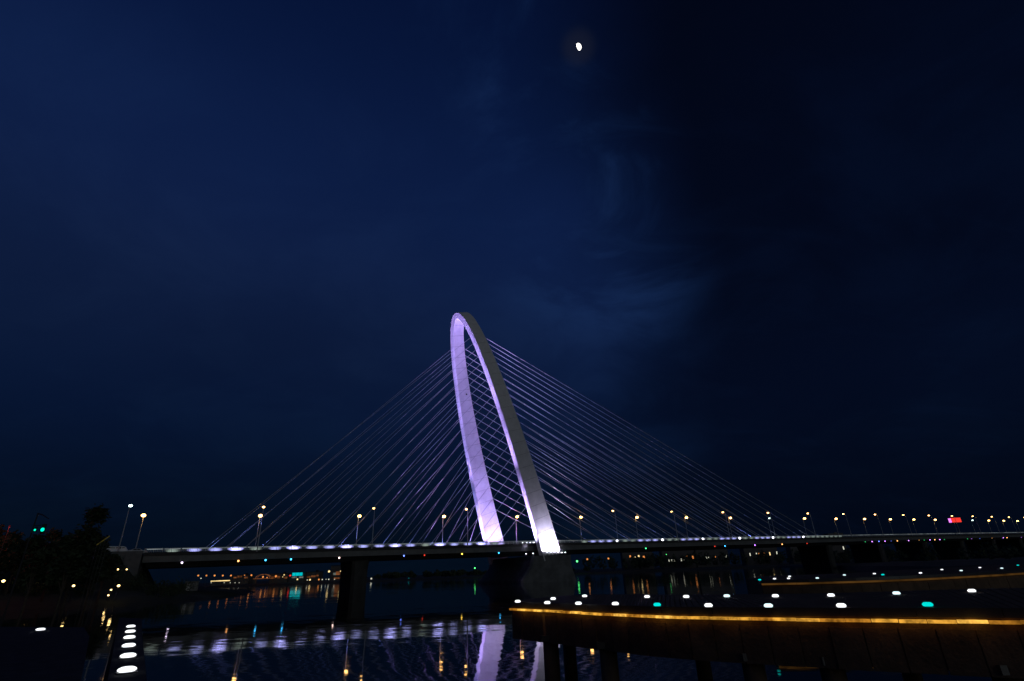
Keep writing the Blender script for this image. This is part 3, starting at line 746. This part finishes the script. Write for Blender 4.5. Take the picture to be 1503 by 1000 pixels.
def shrub(x, y, h, r, label):
    z0 = ground(x, y) - .1
    root = empty('shrub', (x, y, z0), label, 'shrub', 'shrubs on the left bank'); g = MB()
    for k in range(5): a = random.uniform(0, 6.28); g.tube([(0, 0, 0), (math.cos(a)*r*.4, math.sin(a)*r*.4, h*.6)], [.06, .02], 5)
    local('stems', g.mesh('stems', M['bark']), root); f_ = MB()
    for k in range(420):
        d = Vector((random.gauss(0, .45)*r, random.gauss(0, .45)*r, h*.5 + random.gauss(0, .26)*h)); ax = Vector((random.uniform(-1, 1), random.uniform(-1, 1), random.uniform(-1, 1))).normalized(); ay = ax.orthogonal().normalized(); s = random.uniform(.12, .3)
        d.z = max(.05, d.z); f_.add([d-ax*s, d-ay*s*.5, d+ax*s, d+ay*s*.5], [(0, 1, 2, 3)])
    local('foliage', f_.mesh('foliage', M['leaf']), root)
for i, (x, y, h, r) in enumerate([(-109.8, 119.8, 3.2, 2.5), (-110.1, 122.9, 2.7, 1.9), (-101.9, 117.8, 2.5, 2.4), (-106.4, 125.4, 3.1, 3.1), (-104.8, 126.4, 3.1, 2.1), (-106.9, 131.6, 2.3, 2.1), (-97.6, 125.4, 2.6, 2.8), (-98.0, 127.3, 2.5, 1.7), (-106.9, 144.5, 2.2, 2.6), (-101.6, 140.3, 3.1, 1.9), (-96.3, 138.5, 3.0, 2.9), (-95.7, 140.7, 3.4, 1.8), (-86.6, 132.7, 2.7, 1.8), (-82.7, 130.4, 3.4, 2.0), (-81.7, 132.8, 2.9, 1.9), (-84.3, 140.4, 3.2, 2.5)]): shrub(x, y, h, r, 'dark rounded shrub on the left bank below the bridge road, %s from the left' % ORD[i])

def garden_lamp(x, y, z, r, label):
    z0 = ground(x, y) - .05
    zt = max(z, z0+.5); r *= .8
    root = empty('bank_lamp', (x, y, z0), label, 'garden lamp', 'small yellow lamps on the left bank'); H = zt - z0
    g = MB(); g.tube([(0, 0, 0), (0, 0, H-.12)], .06, 8); g.box((0, 0, .04), (.3, .3, .08)); local('post', g.mesh('post', M['dark_metal']), root)
    g = MB(); g.tube([(0, 0, H+r*.9), (0, 0, H+r*1.25)], [r*1.1, .04], 10); local('cap', g.mesh('cap', M['dark_metal']), root)
    g = MB(); g.dome((0, 0, H), r, r, r*.85, 10, 6, True); local('globe', g.mesh('globe', M['bank'], True), root)
for i, (x, y, z, r, lab) in enumerate([(-103.43, 112.0, 5.07, 0.36, 'small yellow lamp on the low bank, leftmost of all'), (-101.44, 118.0, 5.85, 0.36, 'small yellow lamp on the bank below the traffic signal'), (-97.46, 131.0, 6.84, 0.26, 'small yellow lamp below the tallest tree, left of a pair of lamps'), (-96.8, 134.0, 7.13, 0.26, 'small yellow lamp left one of the pair under the bridge road'), (-96.76, 137.0, 7.15, 0.22, 'small yellow lamp right one of the pair under the bridge road'), (-91.34, 115.0, 3.76, 0.3, 'small yellow lamp near the water, left of a cluster by the shore'), (-86.69, 121.5, 3.49, 0.34, 'small yellow lamp at the shore, brightest and right of its cluster'), (-87.73, 121.0, 2.74, 0.22, 'small yellow lamp at the shore, small and in the middle of its cluster'), (-87.72, 120.6, 1.71, 0.22, 'small yellow lamp lowest, just above the waterline'), (-120.21, 128.0, 9.01, 0.2, 'small yellow lamp high up at the left edge'), (-102.13, 132.0, 8.63, 0.2, 'small yellow lamp high under the tallest tree')]): garden_lamp(x, y, z, r, lab)

# traffic signal mast among the trees
x, y, zt, xs1, xs2, zs = (-86.55, 96.0, 15.85, -86.09, -84.73, 12.94)
z0 = ground(x, y) - .1
root = empty('traffic_light', (x, y, z0), 'traffic signal mast with a bent arm and two green lights among the trees', 'traffic light')
g = MB(); g.tube([(0, 0, 0), (0, 0, zt-z0)], [.16, .1], 8); local('pole', g.mesh('pole', M['dark_metal']), root)
g = MB(); g.tube([(0, 0, zt-z0-.1), (.9, 0, zt-z0-.35), (2.3, 0, zt-z0-1.1)], [.12, .1, .07], 8); g.tube([(xs1-x-.3, 0, zs-z0+.75), (xs2-x+.3, 0, zs-z0+.75)], .07, 6); local('arm', g.mesh('arm', M['dark_metal']), root)
for xx, rr in ((xs1, .22), (xs2, .42)):
    g = MB(); g.box((xx-x, .1, zs-z0+.1), (rr*1.6, .2, rr*4)); hd = local('signal_head', g.mesh('signal_head', M['dark_metal']), root)
    g = MB(); g.tube([(xx-x, -.02, zs-z0), (xx-x, -.09, zs-z0)], rr*.72, 12); local('green_lens', g.mesh('green_lens', M['green']), hd)
# made-up handrail; its glowing tube stands in for a dim yellow-lit line
g = MB()
pA, pB = ((-78.1, 101.0, 10.43), (-76.13, 101.0, 11.9))
root = empty('added_handrail', (pA[0], pA[1], ground(pA[0], pA[1])), 'made-up sloping handrail with a dull yellow glow beside the tallest tree', 'handrail')
g.tube([pA, pB], .09, 6); g.build('glow_tube', M['yrail'], root)
g = MB()
for t in (0.02, .34, .66, .98):
    q = Vector(pA).lerp(Vector(pB), t); g.tube([(q.x, q.y, ground(q.x, q.y)-.1), (q.x, q.y, q.z-.05)], .04, 6)
g.build('posts', M['dark_metal'], root)
# red lamp glowing under a tree at the far left
x, y, z = (-96.59, 102.0, 14.34)
root = empty('red_lamp', (x, y, ground(x, y)), 'dim red lamp lighting a tree crown at the left edge', 'lamp')
g = MB(); g.tube([(0, 0, 0), (0, 0, z-ground(x, y))], .06, 6); local('post', g.mesh('post', M['dark_metal']), root)
g = MB(); g.dome((0, 0, z-ground(x, y)+.1), .14, .14, .14, 8, 4, True); local('bulb', g.mesh('bulb', glow('red_bulb', (1, .05, .03), .06)), root)
pl_ = bpy.data.lights.new('red_glow', 'POINT'); pl_.energy = 350; pl_.color = (1, .05, .03); pl_.shadow_soft_size = .2
po = bpy.data.objects.new('red_glow', pl_); C.objects.link(po); po.location = (x+.5, y-1.0, z+.4)

# vehicles on the approach road
def vehicle(name, a, b, prof, wid, paint, wins, label, cat, wheels, lights=True):
    root = empty(name, W(a, b, 14.5), label, cat, None, BT)
    g = MB(); hw = wid/2
    g.loft([[(x, -hw*(1 if z < 1.0 else .86), z) for x, z in prof], [(x, hw*(1 if z < 1.0 else .86), z) for x, z in prof]]); local('body', g.mesh('body', paint), root)
    for pts in wins:
        for s in (-1, 1):
            g = MB(); g.loft([[(x, s*(hw*.86+.01+(.10 if z < 1.15 else .0)), z) for x, z in pts], [(x, s*(hw*.86+.035+(.10 if z < 1.15 else 0)), z) for x, z in pts]]); local('window', g.mesh('window', M['glass']), root)
    for x in wheels:
        for s in (-1, 1):
            g = MB(); g.tube([(x, s*(hw-.2), .33), (x, s*(hw+.02), .33)], .33, 14); w_ = local('wheel', g.mesh('wheel', M['rubber']), root)
            g = MB(); g.tube([(x, s*(hw+.021), .33), (x, s*(hw+.04), .33)], .19, 10); local('rim', g.mesh('rim', M['pole']), w_)
    xm = max(p[0] for p in prof); xn = min(p[0] for p in prof)
    for s in (-.7, .7):
        g = MB(); g.box((xm+.01, s*hw, .72), (.05, .3, .16)); local('headlight', g.mesh('headlight', M['glass']), root)
        g = MB(); g.box((xn-.01, s*hw, .8), (.05, .22, .2)); local('tail_light', g.mesh('tail_light', mat('tail_red', (.3, .02, .02), .3)), root)
vanp = [(-2.5, .3), (2.5, .3), (2.55, .75), (2.35, 1.05), (1.75, 1.95), (1.35, 2.1), (-2.35, 2.1), (-2.55, 1.6), (-2.58, .6)]
vehicle('parked_van', -36.0, 24.0, vanp, 1.9, M['carwhite'], [[(1.0, 1.15), (1.95, 1.15), (1.55, 1.85), (1.0, 1.85)], [(-.4, 1.15), (.85, 1.15), (.85, 1.85), (-.4, 1.85)], [(-2.2, 1.15), (-.55, 1.15), (-.55, 1.85), (-2.2, 1.85)]], 'white van on the road at the left end of the bridge', 'van', (-1.6, 1.6))
carp = [(-2.2, .3), (2.25, .3), (2.3, .62), (2.1, .85), (1.0, .98), (.35, 1.42), (-.9, 1.45), (-1.6, 1.05), (-2.2, .98), (-2.28, .6)]
vehicle('parked_car', -31.2, 24.2, carp, 1.8, M['carsilver'], [[(-.2, .99), (.75, .99), (.3, 1.36), (-.2, 1.38)], [(-1.35, 1.02), (-.3, .99), (-.3, 1.38), (-.85, 1.38)]], 'silver saloon car right of the white van at the bridge end', 'car', (-1.4, 1.4))

# ================================================================== FAR BANK LIGHTS AND BUILDINGS
def far_lamp(x, y, z, m, r, label, grp='far lamps on the opposite bank'):
    z0 = 2.0
    root = empty('far_lamp', (x, y, z0), label, 'street lamp', grp)
    g = MB(); g.tube([(0, 0, 0), (0, 0, z-z0)], [.2, .1], 6); local('pole', g.mesh('pole', M['dark_metal']), root)
    g = MB(); g.box((0, 0, z-z0+r*1.05), (r*1.4, r*1.4, r*.3)); local('cap', g.mesh('cap', M['dark_metal']), root)
    g = MB(); g.dome((0, 0, z-z0), r, r, r, 8, 5, True); local('globe', g.mesh('globe', M[m], True), root)
cn = {}
for (x, y, z, m, r, desc) in [(-437.84, 762.0, 15.16, 'orange_far', 1.1, 'small orange lamp in a row on the far left bank'), (-426.63, 762.0, 14.8, 'orange_far', 1.1, 'small orange lamp in a row on the far left bank'), (-415.44, 762.0, 14.43, 'orange_far', 1.1, 'small orange lamp in a row on the far left bank'), (-404.24, 762.0, 14.06, 'orange_far', 1.1, 'small orange lamp in a row on the far left bank'), (-393.06, 762.0, 13.7, 'orange_far', 1.1, 'small orange lamp in a row on the far left bank'), (-414.95, 756.0, 5.7, 'pale_far', 0.5, 'tiny pale lamp at the foot of the far embankment wall'), (-397.46, 756.0, 5.13, 'pale_far', 0.5, 'tiny pale lamp at the foot of the far embankment wall'), (-389.18, 756.0, 4.86, 'pale_far', 0.5, 'tiny pale lamp at the foot of the far embankment wall'), (-382.74, 756.0, 4.65, 'pale_far', 0.5, 'tiny pale lamp at the foot of the far embankment wall'), (-377.22, 756.0, 4.47, 'pale_far', 0.5, 'tiny pale lamp at the foot of the far embankment wall'), (-429.95, 756.0, 11.58, 'pale_far', 0.7, 'tiny pale lamp below the orange row'), (-374.5, 762.0, 13.51, 'orange_far', 0.7, 'orange lamp beside the far arch bridge'), (-365.18, 762.0, 13.21, 'orange_far', 1.1, 'orange lamp beside the far arch bridge'), (-349.0, 762.0, 10.57, 'orange_far', 1.2, 'orange lamp beside the far arch bridge'), (-343.28, 762.0, 9.55, 'orange_far', 0.8, 'orange lamp beside the far arch bridge'), (-331.48, 762.0, 10.84, 'orange_far', 1.4, 'orange lamp beside the far arch bridge'), (-318.06, 756.0, 12.1, 'yellow_far', 0.9, 'yellowish lamp left of the teal sign'), (-319.52, 756.0, 9.64, 'yellow_far', 0.6, 'yellowish lamp left of the teal sign'), (-309.63, 756.0, 10.98, 'red_sign', 1.2, 'reddish lamp left of the teal sign'), (-299.31, 756.0, 6.07, 'yellow_far', 1.0, 'yellow lamp at the water under the teal sign'), (-285.88, 756.0, 4.8, 'pale_far', 0.7, 'lamp at the far waterline right of the teal sign'), (-282.24, 756.0, 4.93, 'yellow_far', 1.2, 'lamp at the far waterline right of the teal sign'), (-272.49, 762.0, 4.89, 'orange_far', 1.1, 'lamp at the far waterline right of the teal sign'), (-265.76, 756.0, 4.73, 'pale_far', 0.8, 'lamp at the far waterline right of the teal sign'), (-260.74, 756.0, 4.81, 'pale_far', 0.5, 'lamp at the far waterline right of the teal sign'), (-257.07, 756.0, 4.69, 'pale_far', 0.8, 'lamp at the far waterline right of the teal sign'), (-249.27, 756.0, 4.44, 'pale_far', 0.6, 'lamp at the far waterline right of the teal sign'), (-257.71, 756.0, 14.3, 'yellow_far', 1.4, 'tall yellow lamp left of the first bridge pier'), (-242.08, 756.0, 14.21, 'yellow_far', 0.9, 'tall yellow lamp left of the first bridge pier'), (-199.86, 756.0, 3.65, 'pale_far', 1.1, 'white lamp on the far bank right of the first pier'), (-60.99, 756.0, 12.03, 'greenfar', 0.9, 'green lamp on the far bank beside the arch pier'), (77.05, 756.0, 15.9, 'greenfar', 1.3, 'green lamp on the far bank beside the arch pier'), (91.76, 762.0, 18.1, 'orange_far', 1.2, 'orange lamp on the far bank right of the arch pier'), (120.54, 762.0, 18.0, 'orange_far', 1.2, 'orange lamp on the far bank right of the arch pier'), (198.29, 756.0, 20.37, 'greenfar', 0.45, 'faint green lamp on the far bank right of the arch'), (-149.56, 756.0, 2.43, 'teal_far', 0.4, 'faint blue lamp on the far bank')]:
    cn[desc] = cn.get(desc, 0) + 1
    far_lamp(x, y, z, m, r, '%s, %s from the left' % (desc, ORD[cn[desc]-1]))
def far_building(x0, x1, y, h, wins, label, depth=16, wall=None, roof=True):
    cx_ = (x0+x1)/2
    root = empty('far_building', (cx_, y, 2), label, 'building', 'buildings on the far bank')
    g = MB(); g.box((0, depth/2, h/2), (x1-x0, depth, h)); local('wall', g.mesh('wall', wall or M['wall']), root)
    if roof:
        g = MB(); g.box((0, depth/2, h+.3), (x1-x0+.8, depth+.8, .6)); g.box(((x1-x0)*.2, depth/2, h+1.6), (3, 3, 2)); local('roof', g.mesh('roof', M['dark_metal']), root)
    for (wx, wz, ww, wh, m) in wins:
        g = MB(); g.box((wx-cx_, -.03, wz-2), (ww, .1, wh)); local('window', g.mesh('window', M[m]), root)  # on the low halls these panels are painted glow of lit fronts
        g = MB(); g.box((wx-cx_, -.06, wz-2-wh/2-.1), (ww+.3, .3, .15)); local('sill', g.mesh('sill', M['wall']), root)
for bdef in [(154.2, 199.8, 840.0, 36, [(165.86, 21.27, 2.2, 3.2, 'orange_far'), (172.75, 19.15, 2.2, 3.0, 'yellow_far'), (178.16, 21.33, 3.2, 2.6, 'yellow_far'), (186.13, 19.65, 2.6, 3.4, 'orange_far')], 'far block with a cluster of orange windows under the bridge right of the arch'), (215.2, 264.0, 845.0, 34, [(224.39, 13.79, 1.4, 3, 'pale_far'), (228.47, 13.65, 1.4, 3, 'pale_far'), (232.55, 13.52, 1.4, 3, 'pale_far'), (242.92, 14.12, 1.4, 3.2, 'pale_far'), (247.0, 13.98, 1.2, 2.4, 'pale_far'), (252.25, 17.59, 2.4, 4, 'orange_far'), (260.94, 17.31, 2.4, 4, 'orange_far')], 'far block with pale and orange windows in line under the bridge'), (267.6, 316.6, 850.0, 33, [(273.45, 15.12, 1, 3, 'pale_far'), (282.87, 15.76, 1.6, 3.4, 'pale_far'), (285.95, 15.66, 1.2, 3, 'pale_far'), (296.4, 16.27, 0.9, 2.4, 'orange_far'), (313.03, 16.67, 1.6, 3.8, 'pale_far')], 'far block with few faint windows under the bridge'), (343.1, 394.3, 855.0, 38, [(351.65, 18.41, 1.4, 4, 'pale_far'), (361.47, 18.08, 1.6, 4.4, 'pale_far'), (365.08, 17.96, 1.4, 4, 'orange_far'), (373.46, 18.16, 2.6, 4.2, 'orange_far'), (381.83, 18.37, 1.6, 4.4, 'yellow_far'), (392.91, 18.96, 1.8, 4.6, 'pale_far')], 'far block with an evenly spaced row of windows under the bridge'), (417.2, 458.4, 860.0, 40, [(429.59, 20.33, 1, 3.6, 'pale_far'), (449.72, 21.12, 1.2, 4, 'pale_far'), (456.61, 21.37, 1.2, 4, 'pale_far')], 'far block with three thin pale windows under the bridge'), (483.7, 506.5, 865.0, 42, [(501.39, 23.01, 1.6, 4.6, 'pale_far')], 'far narrow block with one pale window under the bridge'), (-407.1, -381.8, 790.0, 12, [(-401.2, 11.27, 4, 1.6, 'orange_dim'), (-394.69, 12.36, 6, 2.2, 'orange_dim'), (-385.77, 10.77, 5, 2, 'orange_dim')], 'low far hall lit dull orange left of the arch bridge'), (-352.7, -327.4, 790.0, 12, [(-347.23, 9.51, 4, 3, 'orange_dim'), (-339.6, 9.69, 4, 3, 'orange_dim'), (-329.91, 8.94, 5, 2.4, 'orange_dim')], 'low far hall lit dull orange right of the arch bridge'), (-325.5, -304.1, 790.0, 11.5, [(-317.47, 8.97, 7, 2.2, 'pale_far2'), (-307.85, 8.65, 6, 2.0, 'pale_far2')], 'low far hall with a pale front under the teal sign'), (-307.0, -286.4, 800.0, 13, [(-301.09, 8.82, 5, 2.2, 'orange_dim'), (-294.39, 9.48, 6, 2.4, 'orange_dim'), (-288.66, 10.17, 3, 2, 'orange_dim')], 'low far building lit orange right of the teal sign'), (-270.7, -251.1, 800.0, 20, [(-264.56, 11.59, 4, 3, 'pale_far2'), (-259.78, 12.32, 6, 4.5, 'orange_dim'), (-261.01, 5.75, 8, 2, 'orange_dim'), (-253.34, 6.38, 6, 3, 'orange_dim')], 'far building with a reddish front beside the first bridge pier')]: far_building(*bdef)
# footbridge with an arch; its orange lamplight is painted as glowing ribs and deck
x0, x1, y = (-367.6, -347.6, 780.0)
root = empty('far_arch_bridge', ((x0+x1)/2, y, 2), 'small far arch bridge lit orange on the opposite bank', 'bridge')
hw = (x1-x0)/2
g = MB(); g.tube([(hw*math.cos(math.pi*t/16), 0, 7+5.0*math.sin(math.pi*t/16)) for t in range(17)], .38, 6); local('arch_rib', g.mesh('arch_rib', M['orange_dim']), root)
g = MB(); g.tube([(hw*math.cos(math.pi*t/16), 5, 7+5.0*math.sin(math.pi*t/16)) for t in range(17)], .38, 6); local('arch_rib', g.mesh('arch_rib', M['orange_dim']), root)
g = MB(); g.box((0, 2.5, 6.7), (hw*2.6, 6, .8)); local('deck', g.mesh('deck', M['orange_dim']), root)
for t in range(2, 15): 
    g = MB(); xh = hw*math.cos(math.pi*t/16); g.tube([(xh, 0, 7), (xh, 0, 7+5.0*math.sin(math.pi*t/16))], .12, 4); local('hanger', g.mesh('hanger', M['dark_metal']), root)
for s in (-1, 1):
    g = MB(); g.box((s*hw*1.1, 2.5, 3), (2, 5, 6.6)); local('pier', g.mesh('pier', M['wall']), root)
# embankment wall; its light strip is the lit wall face painted as glow
x0, x1, y = (-417.8, -391.0, 759.0)
root = empty('embankment_wall', ((x0+x1)/2, y, 2), 'pale yellow lit embankment wall on the far bank', 'wall')
g = MB(); g.box((0, 0, 2.6), (x1-x0, 1, 5.6)); local('wall', g.mesh('wall', M['wall']), root)
g = MB(); g.box((0, -.6, 5.6), (x1-x0-1, .5, 1.1)); local('light_strip', g.mesh('light_strip', M['yellow_far']), root)
# teal sign on a roof, three lit blocks
x, y, z = (-312.1, 786.0, 12.72)
root = empty('roof_sign', (x, y, 2), 'glowing teal roof sign of three blocks on the far bank', 'sign')
for i in (-1, 0, 1):
    g = MB(); g.box((i*4.9, 0, z-2), (4.3, .6, 4.0)); local('sign_block', g.mesh('sign_block', M['teal_far']), root)
g = MB()
for i in (-1.3, -.45, .45, 1.3): g.tube([(i*4.9, .5, 0), (i*4.9, .5, z-4)], .2, 5)
g.box((0, .6, z-4.6), (15.5, .4, .5)); local('frame', g.mesh('frame', M['dark_metal']), root)
# pale cabin on the bank beyond the abutment
x, y = (-97.93, 168.0); z0 = ground(x, y)
root = empty('white_cabin', (x, y, z0), 'small pale cabin on the bank under the left end of the bridge', 'cabin', rz=.5)
g = MB(); g.box((0, 0, 1.25), (3.6, 2.4, 2.5)); local('wall', g.mesh('wall', M['concrete']), root)
g = MB(); g.box((0, 0, 2.56), (3.9, 2.7, .12)); local('roof', g.mesh('roof', M['fascia']), root)
g = MB(); g.box((.9, -1.22, 1.5), (1.0, .06, .9)); local('window', g.mesh('window', M['glass']), root)
g = MB(); g.box((-.8, -1.22, 1.0), (.85, .06, 1.95)); local('door', g.mesh('door', M['pole']), root)
# red display over the far end of the bridge road
a, b, z = (480.5, 13.0, 25.8)
root = empty('display_sign', W(a, b, 14.5), 'red lit display board above the road near the right edge', 'sign', rz=BT-.5)
g = MB(); g.box((0, 0, z-14.5), (7.5, .5, 3.2)); local('red_panel', g.mesh('red_panel', M['red_sign']), root)
g = MB(); g.box((-7.5/2-7.5*.12, 0, z-14.5-.2), (7.5*.22, .5, 3.2*.9)); local('magenta_panel', g.mesh('magenta_panel', M['magenta']), root)
g = MB(); g.box((-7.5*.1, .45, z-14.5), (7.5*1.35, .3, 3.2*1.1)); g.tube([(0, .5, 0), (0, .5, z-14.5-3.2*.4)], .3, 8); local('frame', g.mesh('frame', M['dark_metal']), root)

# ================================================================== MOON (gibbous, far beyond the clouds)
mc = Vector((664.22, 3000.0, 4125.25)); vd = (mc - Vector((0, 0, EYE))).normalized(); dist = mc.length
MR = dist*0.0058
ux = Rv; uy = vd.cross(ux).normalized(); 
mx = (Rv*math.cos(math.radians(28)) + Uv*math.sin(math.radians(28))); my = vd.cross(mx).normalized()
g = MB(); rings = []
for i in range(13):
    ph = -math.pi/2*.98 + math.pi*.98*i/12; rr = []
    for k in range(24):
        t = 2*math.pi*k/24; cx_ = math.cos(ph)*math.cos(t); 
        cx_ = cx_*(.86 if cx_ > 0 else .46)
        rr.append(mx*cx_*MR + my*math.sin(ph)*MR + vd*(math.cos(ph)*math.sin(t)*MR*.86))
    rings.append(rr)
g.loft(rings)
mo = link('moon', g.mesh('moon', M['moon'], True)); mo.location = mc
tag(mo, 'small bright gibbous moon high in the dark blue sky', 'moon')
